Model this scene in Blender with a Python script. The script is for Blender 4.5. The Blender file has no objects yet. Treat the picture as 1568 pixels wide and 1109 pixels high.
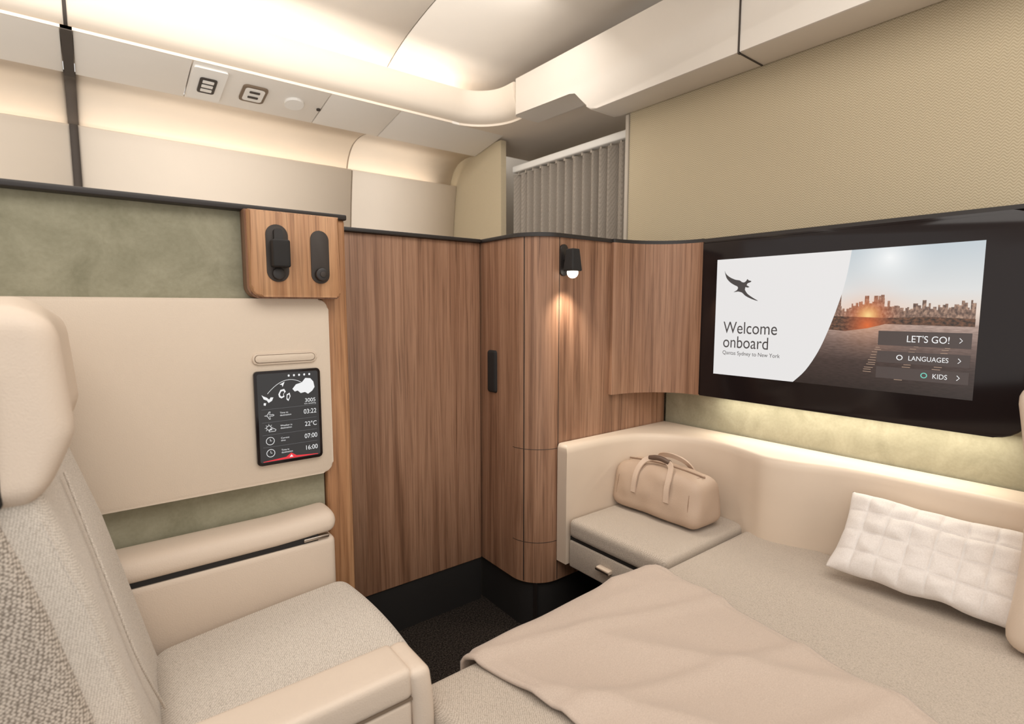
import bpy, bmesh, math, random
from mathutils import Vector, Matrix, noise
random.seed(4)
S=bpy.context.scene
try:
    S.view_settings.view_transform='Standard'
    S.view_settings.look='None'
except Exception as e: print(e)
H=1.245
# ---------------------------------------------------------------- materials
def srgb(r,g,b):
    f=lambda c:(c/255/12.92) if c/255<=0.04045 else ((c/255+0.055)/1.055)**2.4
    return (f(r),f(g),f(b),1)
class NT:
    def __init__(s,name,rough=.5,metal=0,spec=.5,sheen=0,coat=0):
        m=bpy.data.materials.new(name); m.use_nodes=True; s.m=m; s.t=m.node_tree; s.n=s.t.nodes
        s.p=s.n['Principled BSDF']; s.p.inputs['Roughness'].default_value=rough; s.p.inputs['Metallic'].default_value=metal
        s.p.inputs['Specular IOR Level'].default_value=spec
        s.p.inputs['Sheen Weight'].default_value=sheen; s.p.inputs['Coat Weight'].default_value=coat
        s.co=None
    def link(s,a,b): s.t.links.new(a,b)
    def coord(s):
        if not s.co: s.co=s.n.new('ShaderNodeTexCoord').outputs['Object']
        return s.co
    def mapping(s,sc):
        m=s.n.new('ShaderNodeMapping'); m.inputs['Scale'].default_value=sc; s.link(s.coord(),m.inputs['Vector']); return m.outputs[0]
    def noise(s,scale,map_=(1,1,1),detail=4,rough=.5,dist=0):
        x=s.n.new('ShaderNodeTexNoise'); x.inputs['Scale'].default_value=scale; x.inputs['Detail'].default_value=detail
        x.inputs['Roughness'].default_value=rough; x.inputs['Distortion'].default_value=dist
        s.link(s.mapping(map_),x.inputs['Vector']); return x.outputs['Fac']
    def math(s,op,a,b=None,c=None):
        x=s.n.new('ShaderNodeMath'); x.operation=op
        for i,v in enumerate((a,b,c)):
            if v is None: continue
            if isinstance(v,(int,float)): x.inputs[i].default_value=v
            else: s.link(v,x.inputs[i])
        return x.outputs[0]
    def dot(s,v):
        x=s.n.new('ShaderNodeVectorMath'); x.operation='DOT_PRODUCT'; s.link(s.coord(),x.inputs[0]); x.inputs[1].default_value=v; return x.outputs['Value']
    def ramp(s,fac,stops):
        r=s.n.new('ShaderNodeValToRGB'); e=r.color_ramp.elements
        while len(e)<len(stops): e.new(.5)
        for i,(p,c) in enumerate(stops): e[i].position=p; e[i].color=c
        s.link(fac,r.inputs[0]); return r.outputs[0]
    def mix(s,fac,a,b,mode='MIX'):
        x=s.n.new('ShaderNodeMix'); x.data_type='RGBA'; x.blend_type=mode
        for k,v in (('Factor',fac),('A',a),('B',b)):
            i=[q for q in x.inputs if q.name==k and (q.type=='RGBA' if k!='Factor' else q.type=='VALUE')][0]
            if isinstance(v,(int,float,tuple)): i.default_value=v
            else: s.link(v,i)
        return [o for o in x.outputs if o.type=='RGBA'][0]
    def color(s,c):
        if isinstance(c,tuple): s.p.inputs['Base Color'].default_value=c
        else: s.link(c,s.p.inputs['Base Color'])
    def bump(s,h,strength=.3,dist=.002):
        b=s.n.new('ShaderNodeBump'); b.inputs['Strength'].default_value=strength; b.inputs['Distance'].default_value=dist
        s.link(h,b.inputs['Height']); s.link(b.outputs[0],s.p.inputs['Normal'])
def plain(name,c,rough=.5,metal=0,spec=.5,var=.06,coat=0):
    n=NT(name,rough,metal,spec,coat=coat)
    f=n.noise(6,detail=3)
    c2=tuple(max(0,x*(1-var)) for x in c[:3])+(1,)
    n.color(n.ramp(f,[(.3,c2),(.7,c)])); return n.m
def emis(name,c,st=1):
    n=NT(name,.4); n.color((0.01,0.01,0.01,1)); n.p.inputs['Emission Color'].default_value=c; n.p.inputs['Emission Strength'].default_value=st; return n.m
def leather(name,c):
    n=NT(name,.5,spec=.35); f=n.noise(3,detail=2)
    n.color(n.ramp(f,[(.3,tuple(x*.95 for x in c[:3])+(1,)),(.7,c)]))
    v=n.n.new('ShaderNodeTexVoronoi'); v.inputs['Scale'].default_value=330; n.link(n.coord(),v.inputs['Vector'])
    n.bump(v.outputs['Distance'],.25,.0012); return n.m
def fabric(name,c1,c2,k=300,bs=.5,rnd=.3):
    """knit: slightly irregular cells, dark gaps between light threads"""
    n=NT(name,.92,spec=.1,sheen=.2)
    v=n.n.new('ShaderNodeTexVoronoi'); v.inputs['Scale'].default_value=k; v.inputs['Randomness'].default_value=rnd
    mp=n.n.new('ShaderNodeMapping'); mp.inputs['Rotation'].default_value=(.6,.5,.78); mp.inputs['Scale'].default_value=(1,.62,1)
    n.link(n.coord(),mp.inputs['Vector']); n.link(mp.outputs[0],v.inputs['Vector'])
    d=n.math('SUBTRACT',1.0,v.outputs['Distance'])
    n.color(n.ramp(d,[(.35,c1),(.66,c2)])); n.bump(d,bs,.0010); return n.m
def wood(name,dark,mid,light,axis=2,rough=.42):
    n=NT(name,rough,spec=.4)
    mp=[26,26,26]; mp[axis]=.7
    mp2=[170,170,170]; mp2[axis]=3.5
    mp3=[60,60,60]; mp3[axis]=1.6
    a=n.noise(1,tuple(mp),5,.6,.8); b=n.noise(1,tuple(mp2),4,.6); d=n.noise(1,tuple(mp3),3,.6,.4)
    base=n.ramp(a,[(.25,dark),(.42,mid),(.60,light),(.8,mid)])
    fine=n.ramp(b,[(.32,(.46,.42,.40,1)),(.52,(1,1,1,1))])
    streak=n.ramp(d,[(.28,(.36,.32,.30,1)),(.38,(1,1,1,1))])
    n.color(n.mix(.65,n.mix(.65,base,fine,'MULTIPLY'),streak,'MULTIPLY')); n.bump(b,.12,.001); return n.m
m_cream=leather('cream_leather',srgb(218,201,184))
m_cream2=leather('cream_leather_panel',srgb(222,206,188))
m_bag=leather('tan_leather',srgb(190,166,146))
m_shell=plain('cream_shell',srgb(218,200,181),.45,var=.03)
m_ceil=plain('cabin_panel',srgb(228,220,210),.55,var=.02)
m_ceil2=plain('cabin_panel_warm',srgb(230,217,201),.55,var=.02)
m_grey=plain('grey_soffit',srgb(186,176,163),.6,var=.02)
m_psu=plain('service_panel',srgb(238,232,224),.5,var=.02)
m_fab=fabric('woven_fabric',srgb(178,168,157),srgb(224,215,204),400,.4)
m_fabd=fabric('coarse_fabric',srgb(128,118,108),srgb(208,197,185),240,.7,.35)
m_mat=fabric('mattress_fabric',srgb(162,150,137),srgb(202,189,175),420,.4)
m_wood=wood('walnut',srgb(106,74,55),srgb(144,106,82),srgb(168,129,103))
m_woodw=wood('walnut_warm',srgb(136,94,62),srgb(174,127,90),srgb(198,152,112))
m_black=plain('black_trim',srgb(44,39,37),.4)
m_blackm=plain('matte_black',srgb(32,29,28),.75)
m_gloss=plain('black_glass',srgb(32,25,25),.10,spec=.3)
m_rec=plain('dark_recess',srgb(58,50,45),.6)
m_chrome=plain('brushed_metal',srgb(190,180,170),.3,metal=1)
m_seam=plain('seam_brown',srgb(130,112,94),.8)  # brown tone shared by panel joints and inset borders
m_seamd=plain('gasket_rubber',srgb(72,64,58),.8)
m_white=plain('white_plastic',srgb(240,237,232),.4,var=.02)
def suede(name,a,b):
    n=NT(name,.95,spec=.1,sheen=.3)
    f=n.math('ADD',n.math('MULTIPLY',n.noise(9,detail=5,rough=.65,dist=.6),.8),n.math('MULTIPLY',n.noise(120,detail=2),.2))
    n.color(n.ramp(f,[(.30,a),(.70,b)])); n.bump(n.noise(400),.15,.001); return n.m
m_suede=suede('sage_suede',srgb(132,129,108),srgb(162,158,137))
n=NT('patterned_wallcovering',.8,spec=.2)
a=n.math('SINE',n.math('MULTIPLY',n.dot((0,1,0)),330))
z=n.math('SINE',n.math('ADD',n.math('MULTIPLY',n.dot((0,0,1)),700),n.math('MULTIPLY',a,3.0)))
w=n.math('MULTIPLY_ADD',z,.5,.5)
n.color(n.ramp(w,[(.0,srgb(176,161,134)),(1,srgb(198,184,157))])); n.bump(w,.35,.001); m_wallp=n.m
n=NT('dark_carpet',1,spec=.03); f=n.noise(170,detail=5,rough=.8)
n.color(n.ramp(f,[(.42,srgb(26,23,22)),(.64,srgb(92,83,76))])); n.bump(f,1,.006); m_carpet=n.m
m_curt=fabric('curtain_fabric',srgb(136,127,117),srgb(164,154,142),300,.2)
n=NT('soft_blanket',.95,spec=.1,sheen=.25); f=n.noise(500,detail=2); n.color(n.ramp(f,[(.3,srgb(184,166,152)),(.7,srgb(200,183,169))])); n.bump(f,.3,.001); m_blank=n.m
n=NT('white_cotton',.9,spec=.1,sheen=.2); f=n.noise(300,detail=2); n.color(n.ramp(f,[(.3,srgb(222,214,208)),(.7,srgb(232,225,220))])); n.bump(f,.15,.001); m_pil=n.m
# ---------------------------------------------------------------- geometry helpers
def link(ob,parent=None):
    S.collection.objects.link(ob)
    if parent: ob.parent=parent
    return ob
def empty(name):
    e=bpy.data.objects.new(name,None); e.empty_display_size=.05; return link(e)
def finish(name,bm,mat,parent=None,smooth=True,ang=38):
    bmesh.ops.recalc_face_normals(bm,faces=bm.faces)
    me=bpy.data.meshes.new(name); bm.to_mesh(me); bm.free()
    if smooth:
        for p in me.polygons: p.use_smooth=True
        me.set_sharp_from_angle(angle=math.radians(ang))
    for m in (mat if isinstance(mat,list) else [mat]): me.materials.append(m)
    return link(bpy.data.objects.new(name,me),parent)
def box(name,x0,x1,y0,y1,z0,z1,mat,parent=None,bev=0,seg=3):
    bm=bmesh.new(); bmesh.ops.create_cube(bm,size=1)
    for v in bm.verts: v.co=Vector((x0+(v.co.x+.5)*(x1-x0),y0+(v.co.y+.5)*(y1-y0),z0+(v.co.z+.5)*(z1-z0)))
    if bev: bmesh.ops.bevel(bm,geom=bm.edges[:],offset=bev,segments=seg,affect='EDGES',profile=.5)
    return finish(name,bm,mat,parent)
def prism(name,pts,axis,a,b,mat,parent=None,bev=0,seg=2):
    bm=bmesh.new()
    def P(p,t):
        return {'x':(t,p[0],p[1]),'y':(p[0],t,p[1]),'z':(p[0],p[1],t)}[axis]
    v0=[bm.verts.new(P(p,a)) for p in pts]; v1=[bm.verts.new(P(p,b)) for p in pts]
    f0=bm.faces.new(v0); f1=bm.faces.new(v1[::-1]); n=len(pts)
    for i in range(n): bm.faces.new((v0[i],v0[(i+1)%n],v1[(i+1)%n],v1[i]))
    if bev:
        ed=list(set(f0.edges)|set(f1.edges))
        bmesh.ops.bevel(bm,geom=ed,offset=bev,segments=seg,affect='EDGES',profile=.5)
    return finish(name,bm,mat,parent)
def rrect(x0,x1,y0,y1,r,n=6):
    if not isinstance(r,(list,tuple)): r=[r]*4
    out=[]
    for (cx,cy,a0,rr) in ((x0+r[0],y0+r[0],180,r[0]),(x1-r[1],y0+r[1],270,r[1]),(x1-r[2],y1-r[2],0,r[2]),(x0+r[3],y1-r[3],90,r[3])):
        if rr<=1e-5: out.append((cx,cy)); continue
        for i in range(n+1):
            t=math.radians(a0+90*i/n); out.append((cx+rr*math.cos(t),cy+rr*math.sin(t)))
    return out
def softbox(name,c,h,r,mat,parent=None,n=(10,10,6),fn=None,k=4):
    def axis(hh,m):
        t=[-hh+r*(1-math.cos(math.pi/2*i/k)) for i in range(k)]
        mid=[-hh+r+(2*hh-2*r)*i/m for i in range(m+1)]
        return t+mid+[-q for q in t[::-1]]
    A=[axis(h[i],n[i]) for i in range(3)]
    bm=bmesh.new(); cache={}
    def V(p):
        key=tuple(round(q,6) for q in p)
        if key in cache: return cache[key]
        q=Vector([max(-(h[i]-r),min(h[i]-r,p[i])) for i in range(3)]); d=Vector(p)-q
        if d.length>1e-9: d=d.normalized()*r
        w=q+d
        if fn: w=Vector(fn(w,h))
        v=bm.verts.new(w+Vector(c)); cache[key]=v; return v
    for ax in range(3):
        o=[i for i in range(3) if i!=ax]
        for sg in (-1,1):
            for i in range(len(A[o[0]])-1):
                for j in range(len(A[o[1]])-1):
                    q=[]
                    for (di,dj) in ((0,0),(1,0),(1,1),(0,1)):
                        p=[0,0,0]; p[ax]=sg*h[ax]; p[o[0]]=A[o[0]][i+di]; p[o[1]]=A[o[1]][j+dj]; q.append(V(p))
                    try: bm.faces.new(q)
                    except ValueError: pass
    return finish(name,bm,mat,parent,ang=80)
def tube(name,pts,r,mat,parent=None,flat=None,cyclic=False):
    cu=bpy.data.curves.new(name,'CURVE'); cu.dimensions='3D'; cu.bevel_depth=r; cu.bevel_resolution=3; cu.use_fill_caps=True
    sp=cu.splines.new('POLY'); sp.points.add(len(pts)-1)
    for i,p in enumerate(pts): sp.points[i].co=(*p,1)
    sp.use_cyclic_u=cyclic
    ob=bpy.data.objects.new(name+'_tmp',cu); S.collection.objects.link(ob)
    dg=bpy.context.evaluated_depsgraph_get(); me=bpy.data.meshes.new_from_object(ob.evaluated_get(dg)); bpy.data.objects.remove(ob)
    me.name=name; me.materials.clear(); me.materials.append(mat)
    for p in me.polygons: p.use_smooth=True
    return link(bpy.data.objects.new(name,me),parent)
def sheet(name,prof,x0,x1,mat,parent=None,nx=2,th=.008):
    bm=bmesh.new(); rows=[]
    for i in range(nx+1):
        x=x0+(x1-x0)*i/nx; rows.append([bm.verts.new((x,p[0],p[1])) for p in prof])
    for i in range(nx):
        for j in range(len(prof)-1): bm.faces.new((rows[i][j],rows[i][j+1],rows[i+1][j+1],rows[i+1][j]))
    ob=finish(name,bm,mat,parent,ang=50)
    md=ob.modifiers.new('s','SOLIDIFY'); md.thickness=th; md.offset=0
    return ob
def smoothp(pts,n=6):
    out=[]
    for i in range(len(pts)-1):
        p0=pts[max(i-1,0)];p1=pts[i];p2=pts[i+1];p3=pts[min(i+2,len(pts)-1)]
        for j in range(n):
            t=j/n
            out.append(tuple(.5*((2*p1[k])+(-p0[k]+p2[k])*t+(2*p0[k]-5*p1[k]+4*p2[k]-p3[k])*t*t+(-p0[k]+3*p1[k]-3*p2[k]+p3[k])*t**3) for k in range(len(p1))))
    out.append(tuple(pts[-1])); return out
# ---------------------------------------------------------------- ROOM SHELL
fl=box('floor',-3,2.7,-2,3.5,-.05,0,m_carpet)
w=prism('wall_monument',[(-2,0),(1.77,0),(1.77,2.6),(-2,2.6)],'x',2.10,2.16,m_wallp)
box('trim_1',2.092,2.165,1.772,1.79,0,2.16,m_grey)
box('wall_galley',2.10,2.14,2.80,3.46,0,2.285,m_wallp)
box('wall_end',2.62,2.66,1.2,3.6,0,2.6,m_grey)
prof=smoothp([(-2,2.66),(0,2.68),(1.4,2.68),(2.1,2.66),(2.5,2.61),(2.78,2.53),(2.96,2.42),(3.0,2.34)],5)
ceil=empty('ceiling')
for i,(a,b) in enumerate(((-3,-.004),(.004,1.337),(1.343,2.7))): sheet('panel_%d'%i,prof,a,b,m_ceil,ceil)
sheet('seam_backing',[(p[0]*1.0,p[1]+.012) for p in prof],-3,2.7,m_seam,ceil)
arc=[(1.72+.2*math.sin(t),2.5+.2*math.cos(t)) for t in [math.pi/2*i/10 for i in range(11)]]
path=[(-3,2.70),(0,2.70),(1.3,2.70)]+arc+[(1.92,2.435)]
val=empty('ceiling_valance')
def loft_profile(name,path,prof,mat,parent):
    bm=bmesh.new(); rows=[]
    for i,p in enumerate(path):
        a=Vector(path[max(i-1,0)]);b=Vector(path[min(i+1,len(path)-1)]); d=(b-a).normalized(); nrm=Vector((-d.y,d.x))
        rows.append([bm.verts.new((p[0]+nrm.x*o,p[1]+nrm.y*o,z)) for o,z in prof])
    m=len(prof)
    for i in range(len(rows)-1):
        for j in range(m): bm.faces.new((rows[i][j],rows[i][(j+1)%m],rows[i+1][(j+1)%m],rows[i+1][j]))
    bm.faces.new(rows[0]); bm.faces.new(rows[-1][::-1])
    return finish(name,bm,mat,parent,ang=50)
lipprof=[(.0,2.475),(-.012,2.47),(-.014,2.44),(-.004,2.39),(.012,2.35),(.035,2.325),(.07,2.312),(.10,2.308),(.10,2.32),(.05,2.335),(.02,2.39),(.012,2.47)]
loft_profile('lip',path,lipprof,m_ceil2,val)
plate=[(-3,2.76),(1.72,2.76)]+[(1.72+.27*math.sin(t),2.5+.27*math.cos(t)) for t in [math.pi/2*i/10 for i in range(11)]]+[(1.99,2.435),(2.105,2.435),(2.105,2.0),(2.62,2.0),(2.62,2.80),(2.62,3.12),(-3,3.12)]
prism('soffit',plate,'z',2.300,2.312,m_ceil2,val)
prism('overhead_fascia',[(-2,2.165),(1.82,2.165),(1.86,2.17),(1.89,2.19),(1.93,2.25),(1.96,2.28),(2.0,2.29),(2.43,2.29),(2.43,2.49),(-2,2.49)],'x',1.92,2.095,m_ceil,bev=.008)
tr=empty('trim_2')
for y in (1.12,.52,-.1):
    box('seam_face',1.9165,1.93,y-.003,y+.003,2.16,2.49,m_seamd,tr); box('seam_under',1.918,2.09,y-.003,y+.003,2.162,2.17,m_seamd,tr)
psu=empty('service_panel_row')
PY0,PY1,PZ0,PZ1=2.765,3.08,2.300,2.243
def pz(y): return PZ0+(PZ1-PZ0)*(y-PY0)/(PY1-PY0)
def psu_p(name,a,b,y0=PY0,y1=PY1,lo=0,th=.02,mat=m_psu):
    return prism(name,[(y0,pz(y0)-lo),(y1,pz(y1)-lo),(y1,pz(y1)-lo+th),(y0,pz(y0)-lo+th)],'x',a,b,mat,psu,bev=.002)
psu_p('panel_a',-3,-.45); psu_p('panel_b',-.445,-.02)
psu_p('panel_c',.02,.42); psu_p('panel_d',.425,1.02); psu_p('panel_e',1.025,1.40); psu_p('panel_f',1.405,2.095)
def psu_r(name,x0,x1,y0,y1,r,lo,mat,n=4):
    bm=bmesh.new(); pts=rrect(x0,x1,y0,y1,r,n)
    a=[bm.verts.new((p[0],p[1],pz(p[1])-lo)) for p in pts]; b=[bm.verts.new((p[0],p[1],pz(p[1])+.004)) for p in pts]
    bm.faces.new(a); bm.faces.new(b[::-1])
    for i in range(len(pts)): bm.faces.new((a[i],a[(i+1)%len(pts)],b[(i+1)%len(pts)],b[i]))
    finish(name,bm,mat,psu)
psu_r('sign_plate',.43,.565,2.79,3.05,.01,.010,m_white)
psu_r('sign_a',.462,.532,2.86,2.985,.012,.014,m_rec)
psu_r('sign_b',.64,.75,2.85,2.99,.02,.008,m_seam); psu_r('sign_b_in',.652,.738,2.865,2.975,.014,.010,m_white)
for q in range(3):
    psu_r('sign_bar',.474,.520,2.875+q*.036,2.897+q*.036,.003,.016,m_white)
for q in range(2): psu_r('sign_bar',.672,.718,2.885+q*.045,2.90+q*.045,.003,.013,m_rec)
psu_r('air_vent',.84,.93,2.87,2.97,.045,.012,m_white,6); psu_r('lamp_button',1.0,1.02,2.92,2.94,.009,.006,m_rec,5)
upper=smoothp([(3.085,2.25),(3.2,2.255),(3.31,2.23),(3.385,2.16),(3.42,2.06),(3.43,2.0)],5)
lower=smoothp([(3.345,2.055),(3.335,2.085),(3.325,2.088),(3.325,2.07),(3.345,1.95),(3.375,1.7),(3.39,1.3),(3.38,.8),(3.34,.4),(3.25,.0)],5)
sw=empty('wall_cabin_side')
for i,(a,b) in enumerate(((-3,-.012),(.012,1.336),(1.344,2.095))):
    sheet('cove_%d'%i,upper,a,b,m_ceil2,sw); sheet('lining_%d'%i,lower,a,b,m_ceil2,sw)
sheet('gasket_upper',[(p[0]-.002,p[1]-.006) for p in upper],-.02,.02,m_seamd,sw,th=.012)
sheet('gasket_lower',[(p[0]-.006,p[1]) for p in lower[10:]],-.016,.016,m_seamd,sw,th=.012)
prism('gasket_psu',[(2.76,2.296),(3.1,2.234),(3.1,2.25),(2.76,2.312)],'x',-.018,.018,m_seamd,sw)
loft_profile('gasket_lip',[(-.006,2.697),(.006,2.697)],lipprof,m_seamd,sw)
sheet('joint_upper',upper,1.33,1.35,m_seam,sw,th=.002); sheet('joint_lower',[(p[0]+.004,p[1]) for p in lower[10:]],1.33,1.35,m_seam,sw,th=.002)
box('backing_wall',-3,2.61,3.46,3.5,0,2.29,m_ceil2,sw)
bm=bmesh.new(); rows=[]
N=200
for k in range(9):
    z=0.02+(2.085-.02)*k/8; row=[]
    for i in range(N+1):
        y=1.80+.99*i/N
        a=.030*math.sin(i*2*math.pi/13.5+.6*math.sin(i*.11))*(1.0-.2*k/8)+.005*math.sin(i*.9)
        row.append(bm.verts.new((2.22+a,y,z)))
    rows.append(row)
for k in range(8):
    for i in range(N): bm.faces.new((rows[k][i],rows[k][i+1],rows[k+1][i+1],rows[k+1][i]))
cur=empty('curtain'); finish('drape',bm,m_curt,cur,ang=80)
box('rail',2.185,2.235,1.80,2.795,2.095,2.135,m_white,cur,bev=.008)
for i in range(14): box('hook_%d'%i,2.205,2.215,1.84+i*.07,1.85+i*.07,2.08,2.1,m_grey,cur)
# ---------------------------------------------------------------- SUITE PARTITION
pw=empty('wall_suite_partition')
box('core',-1.6,.60,1.62,1.70,0,1.50,m_rec,pw)
box('suede_upper',-1.6,.57,1.605,1.622,1.2,1.50,m_suede,pw)
box('suede_lower',-1.6,.53,1.600,1.622,.5,.80,m_suede,pw)
prism('cream_panel',rrect(-1.2,.548,.758,1.268,[.01,.03,.03,.01]),'y',1.565,1.606,m_cream2,pw,bev=.006)
box('wood_post',.535,.612,1.585,1.72,.0,1.50,m_woodw,pw,bev=.008)
box('top_cap',-1.6,.615,1.575,1.72,1.498,1.514,m_black,pw,bev=.004)
box('seal_strip',.612,.63,1.64,1.80,.0,1.50,m_blackm,pw)
rb=empty('reading_light_console')
prism('wood_body',rrect(.338,.574,1.272,1.497,[.03,.012,.0,.0]),'y',1.53,1.60,m_woodw,rb,bev=.006)
prism('wood_rim',rrect(.333,.579,1.268,1.499,[.034,.014,.0,.0]),'y',1.555,1.60,m_wood,rb)
def pill(name,cx,w,z0,z1,y0,y1,mat,par): return prism(name,rrect(cx-w/2,cx+w/2,z0,z1,w/2*.98,8),'y',y0,y1,mat,par,bev=.001)
pill('recess_a',.405,.056,1.312,1.462,1.527,1.54,m_rec,rb)
pill('recess_b',.517,.050,1.310,1.455,1.527,1.54,m_rec,rb)
softbox('lamp_head',(.408,1.512,1.385),(.022,.018,.036),.006,m_blackm,rb)
prism('lamp_arm',rrect(.395,.417,1.41,1.45,.008),'y',1.515,1.53,m_black,rb)
circ=lambda cx,cz,r,k=20:[(cx+r*math.cos(t*math.tau/k),cz+r*math.sin(t*math.tau/k)) for t in range(k)]
prism('knob',circ(.518,1.335,.018),'y',1.512,1.528,m_black,rb,bev=.003)
prism('knob_ring',circ(.518,1.335,.008),'y',1.509,1.513,m_rec,rb,bev=.001)
prism('socket_ring',circ(.405,1.333,.016),'y',1.518,1.528,m_black,rb,bev=.003)
def text(name,s,size,pos,face,mat,par,align='LEFT',sx=1):
    cu=bpy.data.curves.new(name,'FONT'); cu.body=s; cu.size=size; cu.align_x=align; cu.fill_mode='FRONT'
    ob=bpy.data.objects.new(name,cu); ob.data.materials.append(mat)
    if face=='-x': R=Matrix(((0,0,-1),(-1,0,0),(0,1,0)))
    else: R=Matrix(((1,0,0),(0,0,-1),(0,1,0)))
    ob.matrix_world=Matrix.Translation(pos)@R.to_4x4()@Matrix.Diagonal((sx,1,1,1)); return link(ob,par)
def flaty(name,pts,y,mat,par):
    bm=bmesh.new(); bm.faces.new([bm.verts.new((p[0],y,p[1])) for p in pts]); return finish(name,bm,mat,par,False)
def flatx(name,pts,x,mat,par):
    bm=bmesh.new(); bm.faces.new([bm.verts.new((x,p[0],p[1])) for p in pts]); return finish(name,bm,mat,par,False)
e_white=emis('display_white',(1,1,1,1),.85); e_red=emis('display_red',(.9,.03,.05,1),.9); e_dark=emis('display_dark',srgb(44,44,46),.85); e_line=emis('display_line',srgb(120,120,122),.8)
tb=empty('tablet_display')
prism('bezel',rrect(.338,.514,.812,1.072,.010),'y',1.555,1.568,m_gloss,tb,bev=.002)
flaty('screen',rrect(.345,.507,.82,1.065,.006),1.5545,e_dark,tb)
T=1.554
lab=('Time to\ndestination','Weather in\ndestination','Current\ntime','Time in\ndestination')
for i,(t,z) in enumerate((('03:22',.950),('22\u00b0C',.914),('07:00',.879),('16:00',.845))):
    text('value_%d'%i,t,.0185,(.500,T,z-.006),'-y',e_white,tb,'RIGHT',.88)
    text('label_%d'%i,lab[i],.0068,(.400,T,z+.002),'-y',e_white,tb)
    box('rule_%d'%i,.353,.499,T-.0002,T+.0003,z+.0170,z+.0176,e_line,tb)
    if i!=0:
        tube('icon_%d'%i,[(p[0],T,p[1]) for p in circ(.372,z,.0105,18)] if i>1 else [(p[0],T,p[1]) for p in circ(.370,z+.002,.006,16)],.0007,e_white,tb,cyclic=True)
        if i>1: tube('hand_%d'%i,[(.372,T,z+.006),(.372,T,z),(.376,T,z)],.0006,e_white,tb)
        else:
            for q in range(8): 
                c_,s_=math.cos(q*.785),math.sin(q*.785); tube('ray',[(.370+.008*c_,T,z+.002+.008*s_),(.370+.0105*c_,T,z+.002+.0105*s_)],.0005,e_white,tb)
            tube('cloud',[(.370,T,z-.009),(.386,T,z-.009),(.388,T,z-.005),(.384,T,z-.002),(.379,T,z-.001),(.374,T,z-.004),(.370,T,z-.006)],.0007,e_white,tb,cyclic=True)
    else:
        pl=[(.360,z),(.368,z+.002),(.372,z+.010),(.375,z+.010),(.373,z+.002),(.382,z+.002),(.385,z),(.382,z-.002),(.373,z-.002),(.375,z-.010),(.372,z-.010),(.368,z-.002)]
        tube('icon_plane',[(p[0],T,p[1]) for p in pl],.0007,e_white,tb,cyclic=True)
text('distance','3005',.0155,(.499,T,.977),'-y',e_white,tb,'RIGHT')
text('distance_label','kms remaining',.0055,(.499,T,.971),'-y',e_white,tb,'RIGHT')
lands=([(.355,1.008),(.360,.996),(.368,.992),(.372,.985),(.381,.990),(.385,.999),(.378,1.0),(.374,.994),(.368,1.0),(.360,1.004)],
 [(.398,1.006),(.404,1.018),(.414,1.020),(.418,1.012),(.412,1.006),(.414,.998),(.406,.994),(.400,.998)],
 [(.420,1.004),(.428,1.008),(.430,.998),(.424,.985),(.419,.990)],
 [(.436,1.018),(.446,1.030),(.462,1.034),(.472,1.046),(.486,1.044),(.494,1.034),(.497,1.018),(.490,1.008),(.478,1.000),(.470,1.006),(.458,1.004),(.450,1.012),(.442,1.010)],
 [(.360,.986),(.366,.985),(.364,.978),(.359,.980)])
for i,pts in enumerate(lands):
    flaty('land_%d'%i,pts,T,e_white,tb)
    if i in (1,2):
        cx=sum(p[0] for p in pts)/len(pts); cz=sum(p[1] for p in pts)/len(pts)
        flaty('landin_%d'%i,[(cx+(p[0]-cx)*.6,cz+(p[1]-cz)*.6) for p in pts],T-.0003,e_dark,tb)
tube('route',[(.37+.10*t,T,1.01+.10*t*(1-t)+.018*t) for t in [i/12 for i in range(13)]],.0006,e_white,tb)
flaty('plane_marker',[(.402,1.033),(.416,1.040),(.410,1.026),(.408,1.032)],T-.0004,e_white,tb)
for i in range(5): flaty('status_%d'%i,rrect(.425+i*.014,.430+i*.014,1.053,1.059,.002,3),T,e_white,tb)
flaty('logo_base',[(.352,.822),(.500,.822),(.500,.8235),(.44,.828),(.426,.838),(.412,.828),(.352,.8235)],T,e_red,tb)
flaty('logo_mark',[(.421,.826),(.431,.826),(.426,.833)],T-.0004,e_white,tb)
hs=empty('coat_hook_slot')
prism('rim',rrect(.338,.508,1.090,1.121,.013),'y',1.560,1.569,m_shell,hs,bev=.002); prism('inset',rrect(.343,.503,1.0945,1.1165,.010),'y',1.5590,1.5615,m_seam,hs,bev=.0005); prism('inset_face',rrect(.3445,.5015,1.096,1.115,.009),'y',1.5575,1.5615,m_cream2,hs,bev=.001)
sc=empty('side_console')
def lidfn(w,h):
    return (w.x,w.y,w.z-.012*max(0,(-w.y)/h[1])**2+ .008*min(1,max(0,(w.x-h[0]+.15)/.15)))
softbox('lid',(.03,1.538,.635),(.495,.058,.028),.026,m_cream,sc,n=(20,6,3),fn=lidfn)
box('slot',-.4,.47,1.486,1.595,.593,.612,m_blackm,sc)
box('slot_plate',.43,.50,1.4815,1.495,.597,.606,m_chrome,sc,bev=.002)
softbox('body',(.025,1.538,.305),(.495,.056,.292),.02,m_cream,sc)
# ---------------------------------------------------------------- DOOR
dr=empty('door_1')
box('leaf',.632,1.255,1.817,1.85,.185,1.50,m_wood,dr,bev=.003)
box('kick',.632,1.255,1.822,1.85,0,.185,m_blackm,dr)
box('track_cap',.617,1.250,1.80,1.87,1.50,1.514,m_black,dr,bev=.003)
box('edge_seal',.632,.668,1.803,1.86,.95,1.50,m_black,dr)  # black seal strip at the door pocket
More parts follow.
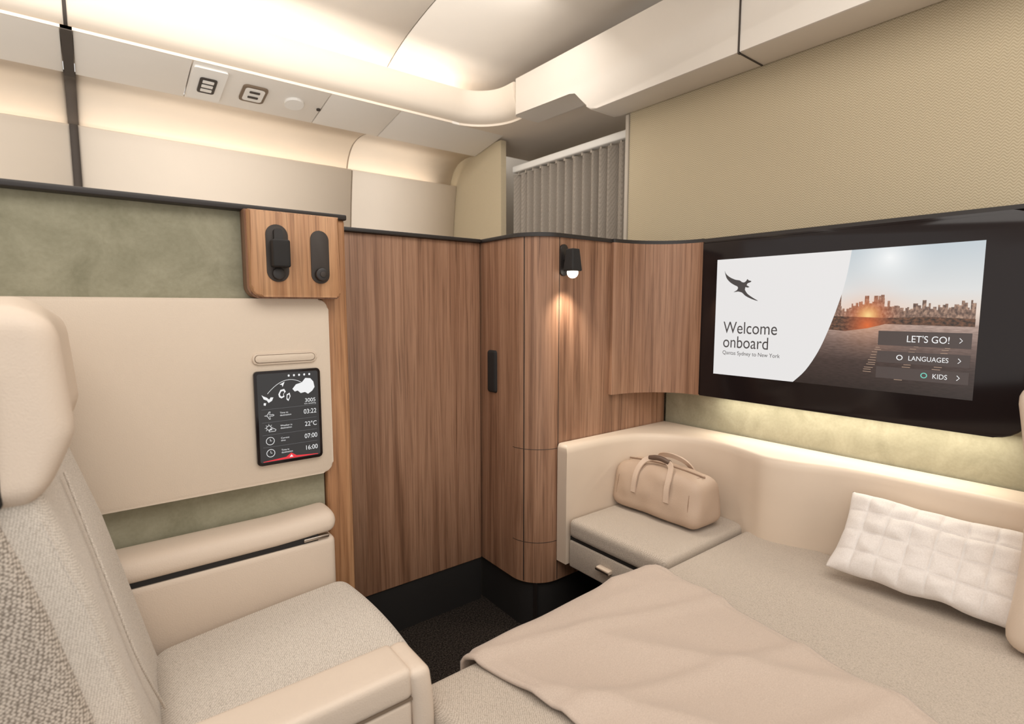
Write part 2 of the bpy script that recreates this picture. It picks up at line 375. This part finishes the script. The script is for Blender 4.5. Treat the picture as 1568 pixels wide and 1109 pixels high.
# ---------------------------------------------------------------- CORNER CABINET
cc=empty('corner_wardrobe')
R0=.122; CX,CY=1.378,1.602
def off(o,i0=0,full=True):
    r=R0+o; a=[(CX-r*math.cos(t),CY-r*math.sin(t)) for t in [math.pi/2*i/14 for i in range(i0,15)]]
    return ([(1.262-o,1.86)]+a+[(2.03,1.48-o),(2.03,1.86)]) if full else a
prism('body',off(0),'z',.185,1.50,m_wood,cc)
prism('top_cap',off(.008),'z',1.50,1.514,m_black,cc,bev=.003)
prism('plinth',off(-.012),'z',0,.185,m_blackm,cc)
for z in (.71,.345): prism('joint_h',off(.0006,0,False)+off(-.002,0,False)[::-1],'z',z,z+.002,m_rec,cc)
for k in (4,14):
    p=off(0,0,False)[k]; box('joint_v',p[0]-.0012,p[0]+.0012,p[1]-.0012,p[1]+.01,.19,1.5,m_rec,cc)
box('plinth_joint',1.297,1.300,1.505,1.54,0,.185,m_black,cc)
softbox('handle',(1.262,1.735,.99),(.014,.030,.085),.012,m_blackm,cc)
cu_=[(1.655,1.479),(1.655,1.463)]+[(1.66+.27*math.sin(t),1.243+.217*math.cos(t)) for t in [math.pi/2*i/16 for i in range(17)]]+[(2.03,1.243),(2.03,1.479)]
up=empty('curved_cabinet'); prism('body',cu_,'z',.89,1.50,m_wood,up); prism('top_cap',cu_,'z',1.50,1.514,m_black,up)
LX=1.395
wl=empty('wall_lamp')
prism('backplate',rrect(LX-.019,LX+.019,1.36,1.475,.018,8),'y',1.471,1.4795,m_black,wl,bev=.002)
box('arm',LX-.008,LX+.008,1.445,1.475,1.415,1.435,m_black,wl,bev=.003)
def tp(w,h): 
    s=1+.18*(-w.z/h[2]); return (w.x*s,w.y*s,w.z)
softbox('shade',(LX,1.428,1.415),(.022,.022,.040),.005,m_blackm,wl,fn=tp)
bm=bmesh.new(); bmesh.ops.create_uvsphere(bm,u_segments=20,v_segments=12,radius=.021)
for v in bm.verts: v.co=v.co*1.0+Vector((LX,1.428,1.370))
finish('bulb',bm,emis('bulb_glow',(1,.92,.78,1),3),wl)
# ---------------------------------------------------------------- TV
XT=1.93
tv=empty('television')
prism('frame',rrect(.262,1.243,.89,1.500,[.07,.004,.004,.07]),'x',XT,XT+.05,m_gloss,tv,bev=.006,seg=3)
box('top_cap',XT+.0,2.09,.27,1.243,1.500,1.512,m_black,tv)
box('mount',XT+.05,2.095,.32,1.24,.93,1.47,m_black,tv)
Y0=1.178; W=.796; Z0=.985; HH=.441
SX=XT-.0008
def SP(a,b): return (Y0-a*W, Z0+b*HH)
n=NT('city_picture',.3)
n.p.inputs['Base Color'].default_value=(0.01,.01,.01,1)
zf=n.math('DIVIDE',n.math('SUBTRACT',n.dot((0,0,1)),Z0),HH)
base=n.ramp(zf,[(0,srgb(44,34,32)),(.20,srgb(72,57,53)),(.34,srgb(124,102,94)),(.46,srgb(184,158,146)),(.55,srgb(228,210,196)),(.70,srgb(218,219,218)),(1.0,srgb(190,200,206))])
def glow(yc,zc,rad,st,col,prev):
    vm=n.n.new('ShaderNodeVectorMath'); vm.operation='DISTANCE'; n.link(n.coord(),vm.inputs[0]); vm.inputs[1].default_value=(SX,yc,zc)
    g=n.math('MAXIMUM',n.math('SUBTRACT',1.0,n.math('DIVIDE',vm.outputs['Value'],rad)),0.0); g=n.math('MINIMUM',n.math('MULTIPLY',n.math('POWER',g,2.0),st),1.0)
    return n.mix(g,prev,col)
sy,sz=SP(.66,.53)
wv=n.noise(1,(1,50,240),3)
mask=n.math('LESS_THAN',zf,.475)
base=n.mix(n.math('MULTIPLY',mask,.5),base,n.ramp(wv,[(.35,(.4,.37,.36,1)),(.65,(1,1,1,1))]),'MULTIPLY')
c=glow(sy,sz,.15,.5,srgb(244,166,110),base); c=glow(sy,sz,.05,1.1,srgb(255,226,180),c); c=glow(*SP(.72,.93),.13,.8,srgb(250,251,250),c)
n.link(c,n.p.inputs['Emission Color']); n.p.inputs['Emission Strength'].default_value=1.0; m_city=n.m
nb=NT('city_buildings',.5); nb.p.inputs['Base Color'].default_value=(0.01,.01,.01,1)
n=nb; bs=n.ramp(n.noise(1,(1,130,90),2),[(.3,srgb(84,68,62)),(.5,srgb(136,108,94)),(.7,srgb(186,152,130))])
c=glow(sy,sz,.11,1.0,srgb(236,120,50),bs); c=glow(sy,sz,.045,1.2,srgb(255,214,140),c)
n.link(c,n.p.inputs['Emission Color']); n.p.inputs['Emission Strength'].default_value=.9; m_build=n.m
nb=NT('city_headland',.5); nb.p.inputs['Base Color'].default_value=(0.01,.01,.01,1)
n=nb; bs=n.ramp(n.noise(1,(1,90,140),3),[(.35,srgb(50,40,36)),(.7,srgb(128,88,66))])
c=glow(sy,SP(0,.46)[1],.09,1.0,srgb(230,110,50),bs); n.link(c,n.p.inputs['Emission Color']); n.p.inputs['Emission Strength'].default_value=.9; m_head=n.m
flatx('picture',[SP(0,0),SP(1,0),SP(1,1),SP(0,1)],SX,m_city,tv)
random.seed(12)
bm=bmesh.new()
def rect(a0,a1,b0,b1,x):
    bm.faces.new([bm.verts.new((x,*SP(a,b))) for a,b in ((a0,b0),(a1,b0),(a1,b1),(a0,b1))])
a=.50; i=0
while a<.985:
    wd=random.uniform(.005,.015); hgt=.55+.04*random.random()+.08*math.exp(-((a-.67)/.07)**2)*random.uniform(.4,1.3)+(.055*random.random() if a>.8 else 0)
    rect(a,min(a+wd,.99),.48,hgt,SX-.0004-.00002*(i%5)); a+=wd*.75; i+=1
rect(.545,.560,.5,.70,SX-.0006); rect(.551,.554,.70,.77,SX-.0006); rect(.548,.557,.70,.72,SX-.0006)
rect(.645,.66,.5,.67,SX-.0006); rect(.70,.712,.5,.675,SX-.0006)
finish('skyline',bm,m_build,tv,False)
flatx('headland',[SP(a,b) for a,b in ((.42,.46),(.50,.425),(.58,.415),(.66,.44),(.72,.472),(.99,.465),(.99,.515),(.86,.525),(.72,.515),(.60,.52),(.42,.53))],SX-.0008,m_head,tv)
bm=bmesh.new(); random.seed(5)
for (a0,b0) in ((.72,.40),(.83,.36),(.93,.38)):
    for q in range(16):
        b=b0-.018*q-random.random()*.006; ww=.004+.004*random.random()+.0006*q; aa=a0-.0035*q+random.uniform(-.004,.004)
        rect(aa-ww,aa+ww,b,b+.004,SX-.0009)
finish('water_gleams',bm,emis('water_gleam',srgb(200,168,144),.7),tv,False)
e_panel=emis('display_offwhite',srgb(238,236,235),.92); e_ink=emis('display_ink',srgb(74,70,70),.8)
edge=[(.588,1),(.578,.85),(.565,.72),(.545,.58),(.518,.42),(.482,.25),(.435,.1),(.385,0)]
edge=smoothp(edge,4)
flatx('welcome_panel',[SP(0,0),SP(0,1)]+[SP(*p) for p in edge],SX-.0012,e_panel,tv)
TX=SX-.0018
def ttext(nm,s,size,a,b,mat,al='LEFT',sx=.85): 
    p=SP(a,b); return text(nm,s,size,(TX,p[0],p[1]),'-x',mat,tv,al,sx)
ttext('title','Welcome\nonboard',.064,.045,.365,e_ink,sx=.82).data.space_line=.85
ttext('subtitle','Qantas Sydney to New York',.0205,.045,.18,e_ink,sx=.92)
K=smoothp([(.040,.905),(.050,.872),(.072,.842),(.098,.822),(.118,.815),(.130,.800)],3)+smoothp([(.140,.796),(.150,.806),(.156,.824),(.163,.812),(.176,.806),(.170,.795),(.158,.788),(.154,.772)],2)+[(.168,.758),(.160,.752),(.148,.757)]+smoothp([(.146,.735),(.160,.700),(.186,.668),(.212,.640),(.182,.656),(.150,.684),(.132,.712),(.112,.722)],3)+[(.090,.716),(.108,.735),(.112,.752)]+smoothp([(.108,.765),(.090,.780),(.068,.806),(.050,.845),(.040,.905)],3)[:-1]
flatx('emblem',[SP(*p) for p in K],TX,e_ink,tv)
e_btn=emis('display_button',srgb(84,72,69),.8); e_teal=emis('display_teal',srgb(120,220,200),.9)
for i,(s,b0,b1,sz_) in enumerate((("LET'S GO!",.325,.425,.0285),('LANGUAGES',.205,.285,.020),('KIDS',.095,.175,.020))):
    flatx('button_%d'%i,[SP(.70,b0),SP(.985,b0),SP(.985,b1),SP(.70,b1)],SX-.0014,e_btn,tv)
    ttext('button_text_%d'%i,s,sz_,.925,(b0+b1)/2-.016*(1 if i else 1.35),e_white,'RIGHT')
    yy,zz=SP(.955,(b0+b1)/2); q=.007
    tube('chevron_%d'%i,[(TX,yy+q*.4,zz+q),(TX,yy-q*.5,zz),(TX,yy+q*.4,zz-q)],.0009,e_white,tv)
    if i:
        yy,zz=SP(.775 if i==1 else .855,(b0+b1)/2)
        tube('button_icon_%d'%i,[(TX,yy+.007*math.cos(t*.3927),zz+.007*math.sin(t*.3927)) for t in range(16)],.0012,e_teal if i==2 else e_white,tv,cyclic=True)
lw=empty('wall_suite_front')
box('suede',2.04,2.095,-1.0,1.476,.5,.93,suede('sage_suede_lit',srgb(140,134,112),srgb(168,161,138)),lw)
# ---------------------------------------------------------------- LOUNGE SHELL
inner=smoothp([(1.372,1.425),(1.50,1.425),(1.62,1.42),(1.74,1.385),(1.83,1.30),(1.868,1.18),(1.86,1.06),(1.828,.96),(1.805,.89),(1.825,.80),(1.87,.71),(1.895,.60),(1.90,.45),(1.90,.30),(1.885,.0),(1.88,-.5),(1.88,-1.0)],6)
sh=empty('lounge_surround')
outer=[(2.03,-1.0),(2.03,1.475),(1.372,1.475)]
def outline_inset(d):
    pts=[]
    for i,p in enumerate(inner):
        a=Vector(inner[max(i-1,0)]);b=Vector(inner[min(i+1,len(inner)-1)]); dd=(b-a).normalized(); nr=Vector((dd.y,-dd.x))
        pts.append(tuple(Vector(p)+nr*-d))
    return pts
bm=bmesh.new()
levels=[(0,.27),(0,.60),(-.002,.700),(.001,.716),(.008,.727),(.018,.731)]
rings=[]
for d,z in levels:
    pts=outline_inset(d)
    if d>0: o=[(2.03,-1.0),(2.03,1.475),(1.372+d*.6,1.475)]
    else: o=outer
    pts[0]=(1.372+max(0,d)*.6,pts[0][1])
    rings.append([bm.verts.new((p[0],p[1],z)) for p in pts+o])
m=len(rings[0])
for i in range(len(rings)-1):
    for j in range(m): bm.faces.new((rings[i][j],rings[i][(j+1)%m],rings[i+1][(j+1)%m],rings[i+1][j]))
bm.faces.new(rings[-1]); bm.faces.new(rings[0][::-1])
finish('shell',bm,m_shell,sh,ang=50)
def wing(w,h):
    t=(w.z+h[2])/(2*h[2]); return (w.x-.02*math.sin(math.pi*t)+.09*t*t,w.y-.035*math.sin(math.pi*t)+.030*t,w.z)
softbox('headrest_wing',(1.77,.165,.755),(.15,.075,.31),.05,m_cream,sh,fn=wing,n=(8,4,10))
# ---------------------------------------------------------------- OTTOMAN
ot=empty('ottoman')
def puff(a):
    def f(w,h):
        return (w.x,w.y,w.z+(a*(1-(w.x/h[0])**2)*(1-(w.y/h[1])**2) if w.z>0 else 0))
    return f
softbox('cushion',(1.625,1.202,.414),(.245,.218,.036),.020,m_mat,ot,n=(12,12,3),fn=puff(.006))
box('drawer_front',1.385,1.42,.985,1.42,.262,.366,m_mat,ot,bev=.006)
box('gap',1.392,1.80,.985,1.42,.360,.380,m_blackm,ot)
box('carcass',1.40,1.82,.985,1.42,.255,.36,m_rec,ot)
softbox('pull_tab',(1.378,1.235,.322),(.012,.030,.008),.004,m_shell,ot)
box('pull_cap',1.362,1.367,1.205,1.265,.318,.326,m_chrome,ot,bev=.001)
box('support',1.55,1.82,1.1,1.42,0,.256,m_blackm,ot)
# ---------------------------------------------------------------- BED
bed=empty('bed')
softbox('mattress',(1.19,.045,.385),(.69,.933,.055),.03,m_mat,bed,n=(20,24,3),fn=puff(.004))
box('base',.56,1.80,-.88,.90,.0,.335,m_rec,bed)
box('side_rail',.53,1.80,.89,.955,.18,.335,m_shell,bed,bev=.01)
bm=bmesh.new(); NX,NY=80,140
def bz(x,y):
    p=Vector((x*3.0+y*1.6,y*1.1-x*.6,.3)); f=noise.noise(p*1.1)
    g=noise.noise(Vector((x*9-y*3,y*4+x*2,1.7)))
    r=abs(noise.noise(Vector((x*2.6+y*2.2,y*1.1-x*.4,5))))
    r2=abs(noise.noise(Vector((x*1.5+y*4.2,y*.7,9))))
    return .451+.012*f+.004*g+.016*(1-min(1,r*4.5))**1.5+.010*(1-min(1,r2*6))**1.5
gr=[]
for j in range(NY+1):
    row=[]
    for i in range(NX+1):
        s=i/NX; t=j/NY
        v=t*1.75
        xl=.615+.012*math.sin(t*9)+.30*min(t,.5); xr=1.315-.12*min(1,t*1.3)+.012*math.sin(t*9)
        x=xl+(xr-xl)*s
        yedge=.985
        vv=v-.09
        if vv<0:
            z=bz(x,yedge)-.012+max(vv,-.2)*.95; y=yedge+.008+.006*math.sin(x*26)
            if vv>-.03: q=-vv/.03; z=bz(x,yedge)-.012*q-.012*q*q; y=yedge-.02+.028*math.sin(q*1.57)
        else:
            y=yedge-.02-vv; z=bz(x,y)
        e=min(s,1-s); z-= .008*max(0,1-e*25)
        if .02<e<.03: z-=.0025
        row.append(bm.verts.new((x,y,z)))
    gr.append(row)
for j in range(NY):
    for i in range(NX): bm.faces.new((gr[j][i],gr[j][i+1],gr[j+1][i+1],gr[j+1][i]))
bl=finish('blanket',bm,m_blank,None,ang=180)
md=bl.modifiers.new('s','SOLIDIFY'); md.thickness=.008; md.offset=1
# ---------------------------------------------------------------- PILLOW
def mkpillow():
    bm=bmesh.new(); N=144; M=80
    hw,hh,th=.232,.128,.045
    for s in (1,-1):
        g=[]
        for j in range(M+1):
            row=[]
            for i in range(N+1):
                u=-1+2*i/N; v=-1+2*j/M
                pin=1-.05*(1-abs(u))*(abs(v)**3); pin2=1-.06*(1-abs(v))*(abs(u)**3)
                e=max(0,(1-u**4)*(1-v**4))**.5
                q=min(1,(abs(math.sin((u+1)*math.pi*4.0))**.45)*(abs(math.sin((v+1)*math.pi*2.0))**.45)*1.05)
                t=th*e*(.72+.28*q)+.009*noise.noise(Vector((u*5,v*4,s)))*e
                zz=.012*noise.noise(Vector((u*2.5,v*2,7)))
                row.append(bm.verts.new((u*hw*pin2,v*hh*pin+.006*noise.noise(Vector((u*3,1,v)))*abs(v),s*t+zz)))
            g.append(row)
        for j in range(M):
            for i in range(N): bm.faces.new((g[j][i],g[j][i+1],g[j+1][i+1],g[j+1][i]))
    bmesh.ops.remove_doubles(bm,verts=bm.verts,dist=.0003)
    lean=math.radians(42)
    ux=Vector((0.08,-1,-.03)).normalized(); up=Vector((math.sin(lean),0,math.cos(lean))); nr=ux.cross(up)
    c=Vector((1.775,.402,.571))
    for v in bm.verts:
        p=v.co.copy(); v.co=c+ux*p.x+up*p.y+nr*p.z
    return finish('pillow',bm,m_pil,None,ang=180)
mkpillow()
# ---------------------------------------------------------------- BAG
bag=empty('duffel_bag')
bc=Vector((1.70,1.225,.460))
def bagfn(w,h):
    t=(w.z+h[2])/(2*h[2])
    y=w.y*(1-.05*t**2) ; x=w.x*(1-.32*t**1.8)
    z=w.z-.014*(abs(w.y/h[1])**2)*t
    x+= .010*(1-(w.y/h[1])**2)*(1 if w.x>0 else -1)*math.sin(math.pi*t)
    nn=noise.noise(Vector((w.y*14,w.z*16,w.x*10)))*.008
    return (x+nn,y+nn*.5,z)
softbox('body',(bc.x,bc.y,bc.z+.093),(.092,.198,.093),.038,m_bag,bag,n=(10,24,10),fn=bagfn,k=5)
m_bagd=leather('dark_tan_leather',srgb(150,124,104))
for sy_ in (-1,1):
    ring=[]
    for i in range(40):
        t=i*math.tau/40; cx=math.copysign(abs(math.cos(t))**.5,math.cos(t))*.090; cz=math.copysign(abs(math.sin(t))**.5,math.sin(t))*.091
        w=bagfn(Vector((cx,sy_*.162,cz)),(.092,.198,.093)); ring.append((bc.x+w[0],bc.y+w[1],bc.z+.093+w[2]))
    tube('piping',ring,.0025,m_bagd,bag,cyclic=True)
tube('zip',[(bc.x,bc.y-.17+.34*i/10,bc.z+.188-.014*((-.17+.034*i)/.198)**2) for i in range(11)],.003,m_bagd,bag)
m_strap=leather('strap_leather',srgb(206,183,164))
for k,xo in enumerate((-1,1)):
    pth=smoothp([(xo*.096,-.075,.080),(xo*.090,-.073,.130),(xo*.071,-.070,.172),(xo*.046,-.056,.202),(xo*.034,-.02,.216),(xo*.034,.02,.216),(xo*.046,.056,.202),(xo*.071,.070,.172),(xo*.090,.073,.130),(xo*.096,.075,.080)],5)
    bm=bmesh.new(); rows=[]
    for i,p in enumerate(pth):
        a=Vector(pth[max(i-1,0)]);b=Vector(pth[min(i+1,len(pth)-1)]); d=(b-a).normalized(); outn=Vector((xo,0,.35)).normalized(); sd=d.cross(outn).normalized()
        p=Vector(p)+bc; wv_=.010; tn=outn*.003
        rows.append([bm.verts.new(p+sd*wv_+tn),bm.verts.new(p-sd*wv_+tn),bm.verts.new(p-sd*wv_-tn),bm.verts.new(p+sd*wv_-tn)])
    for i in range(len(rows)-1):
        for j in range(4): bm.faces.new((rows[i][j],rows[i][(j+1)%4],rows[i+1][(j+1)%4],rows[i+1][j]))
    bm.faces.new(rows[0]); bm.faces.new(rows[-1][::-1])
    finish('strap_%d'%k,bm,m_strap,bag)
tube('grip',[(bc.x-.036,bc.y-.045+.09*i/8,bc.z+.210+.008*math.sin(math.pi*i/8)) for i in range(9)],.010,plain('grip_leather',srgb(96,76,64),.5),bag)
# ---------------------------------------------------------------- SEAT
st=empty('lounge_seat')
def cush(w,h):
    u=w.x/h[0]
    z=w.z+(.022*(1-u*u)*(1-(w.y/h[1])**2) if w.z>0 else 0)+.020*u
    x=w.x+ (.016*(1-(w.y/h[1])**2) if u>.5 else 0)
    return (x,w.y,z)
softbox('cushion',(.298,1.243,.400),(.240,.232,.062),.045,m_fab,st,n=(16,16,4),fn=cush,k=6)
box('base',-.2,.48,1.02,1.475,.05,.35,m_cream,st,bev=.02)
def fx(z):
    P=[(.34,.105),(.45,.078),(.60,.045),(.80,.0),(1.0,-.058),(1.15,-.085),(1.25,-.10)]
    for i in range(len(P)-1):
        if z<=P[i+1][0]:
            t=(z-P[i][0])/(P[i+1][0]-P[i][0]); return P[i][1]+t*(P[i+1][1]-P[i][1])
    return P[-1][1]
def backfn(cx,cz,th):
    def f(w,h):
        z=cz+w.z; u=w.y/h[1]
        k=.5*(1+w.x/h[0])
        return (fx(z)-th+w.x-.018*(1-u*u)*k-.02*max(0,-u)-cx,w.y,w.z)
    return f
softbox('back_panel',(0,1.25,.77),(.045,.215,.40),.03,m_fab,st,n=(4,14,24),fn=backfn(0,.77,.045))
softbox('back_shell',(0,1.25,.70),(.07,.232,.56),.03,m_fabd,st,n=(4,14,24),fn=backfn(0,.70,.125))
tube('back_piping',[(fx(z)-.024-.014,1.040,z) for z in [.42+.03*i for i in range(18)]],.0035,m_fab,st)
tube('back_seam',smoothp([(fx(.46)-.005,1.20,.46),(fx(.60)-.012,1.16,.60),(fx(.75)-.012,1.17,.75),(fx(.95)-.008,1.24,.95)],6),.0025,m_fab,st)
def hr(w,h):
    u=w.y/h[1]; t=w.z/h[2]; k=.5*(1+w.x/h[0])
    x=w.x+.014*abs(u)**2.5*k-.010*t
    x-= k*(.055*max(0,(-t-.30)/.70)**1.2+.022*max(0,(t-.6)/.4)**2)
    return (x,w.y*(1-.03*t),w.z-.02*(u*u)*(1 if t>0 else 0)*abs(t))
softbox('headrest',(-.097,1.25,1.108),(.058,.225,.155),.036,m_cream,st,n=(8,16,20),fn=hr,k=6)
box('shell_trim',-.200,-.112,1.014,1.05,.96,1.15,m_blackm,st,bev=.008)
ar=empty('armrest')
softbox('top_pad',(-.09,.948,.515),(.545,.055,.032),.014,m_cream,ar,n=(20,5,3))
softbox('side_body',(-.09,.948,.26),(.545,.052,.223),.012,m_cream,ar)
softbox('front_cap',(.479,.945,.395),(.023,.060,.148),.018,m_cream,ar,n=(3,6,8),fn=lambda w,h:(w.x-.012*(w.z/h[2])**2*(1 if w.z>0 else 0),w.y,w.z))
box('pad_joint',-.6,.455,.8955,.99,.4805,.4865,m_seam,ar)
# ---------------------------------------------------------------- LIGHTS
def area(name,loc,rot,sx,sy,e,col=(1,.84,.66),spread=None):
    l=bpy.data.lights.new(name,'AREA'); l.shape='RECTANGLE'; l.size=sx; l.size_y=sy; l.energy=e; l.color=col
    if spread: l.spread=spread
    ob=bpy.data.objects.new(name,l); ob.location=loc; ob.rotation_euler=rot; return link(ob)
pi=math.pi
area('ceiling_fill',(.3,.0,2.6),(0,0,0),2.4,1.6,42,(1,.96,.905))  # added fill above the camera for even brightness, no fixture there
area('cove_light',(-.5,2.84,2.36),(pi,0,0),4.4,.05,15,(1,.89,.76))
area('sidewall_cove_light',(-.4,3.385,2.03),(pi,0,0),4.8,.03,5,(1,.88,.74))
area('tv_underglow',(1.985,.75,.885),(0,0,0),.04,.9,1.9,(1,.94,.80))
area('aisle_fill',(.0,1.9,2.62),(math.radians(42),0,0),3.4,.3,32,(1,.95,.89))  # added fill over the aisle, out of view, to brighten the side lining
# added fill lights hidden behind partition and door, brightening cabin wall and service panels
area('partition_fill',(-1.05,1.76,1.42),(pi-math.radians(30),0,0),3.0,.06,14,(1,.95,.88))
area('door_fill',(.93,1.90,1.42),(pi-math.radians(30),0,0),.6,.06,4,(1,.95,.88))
l=bpy.data.lights.new('wall_lamp_spot','SPOT'); l.energy=9; l.color=(1,.92,.78); l.spot_size=math.radians(100); l.spot_blend=1; l.shadow_soft_size=.02
ob=bpy.data.objects.new('wall_lamp_spot',l); ob.location=(LX,1.422,1.345); ob.rotation_euler=(math.radians(4),0,0); link(ob)
wd=bpy.data.worlds.new('World'); S.world=wd; wd.use_nodes=True
wd.node_tree.nodes['Background'].inputs[0].default_value=(1,.965,.92,1); wd.node_tree.nodes['Background'].inputs[1].default_value=1.15
# ---------------------------------------------------------------- CAMERA
cam=bpy.data.cameras.new('camera'); cam.lens=827/1568*36; cam.sensor_width=36; cam.clip_start=.02
cam.dof.use_dof=True; cam.dof.focus_distance=1.7; cam.dof.aperture_fstop=3.2
co=bpy.data.objects.new('camera',cam); co.location=(0,0,H); co.rotation_euler=(math.radians(90-5.8),0,math.radians(-38)); link(co)
S.camera=co
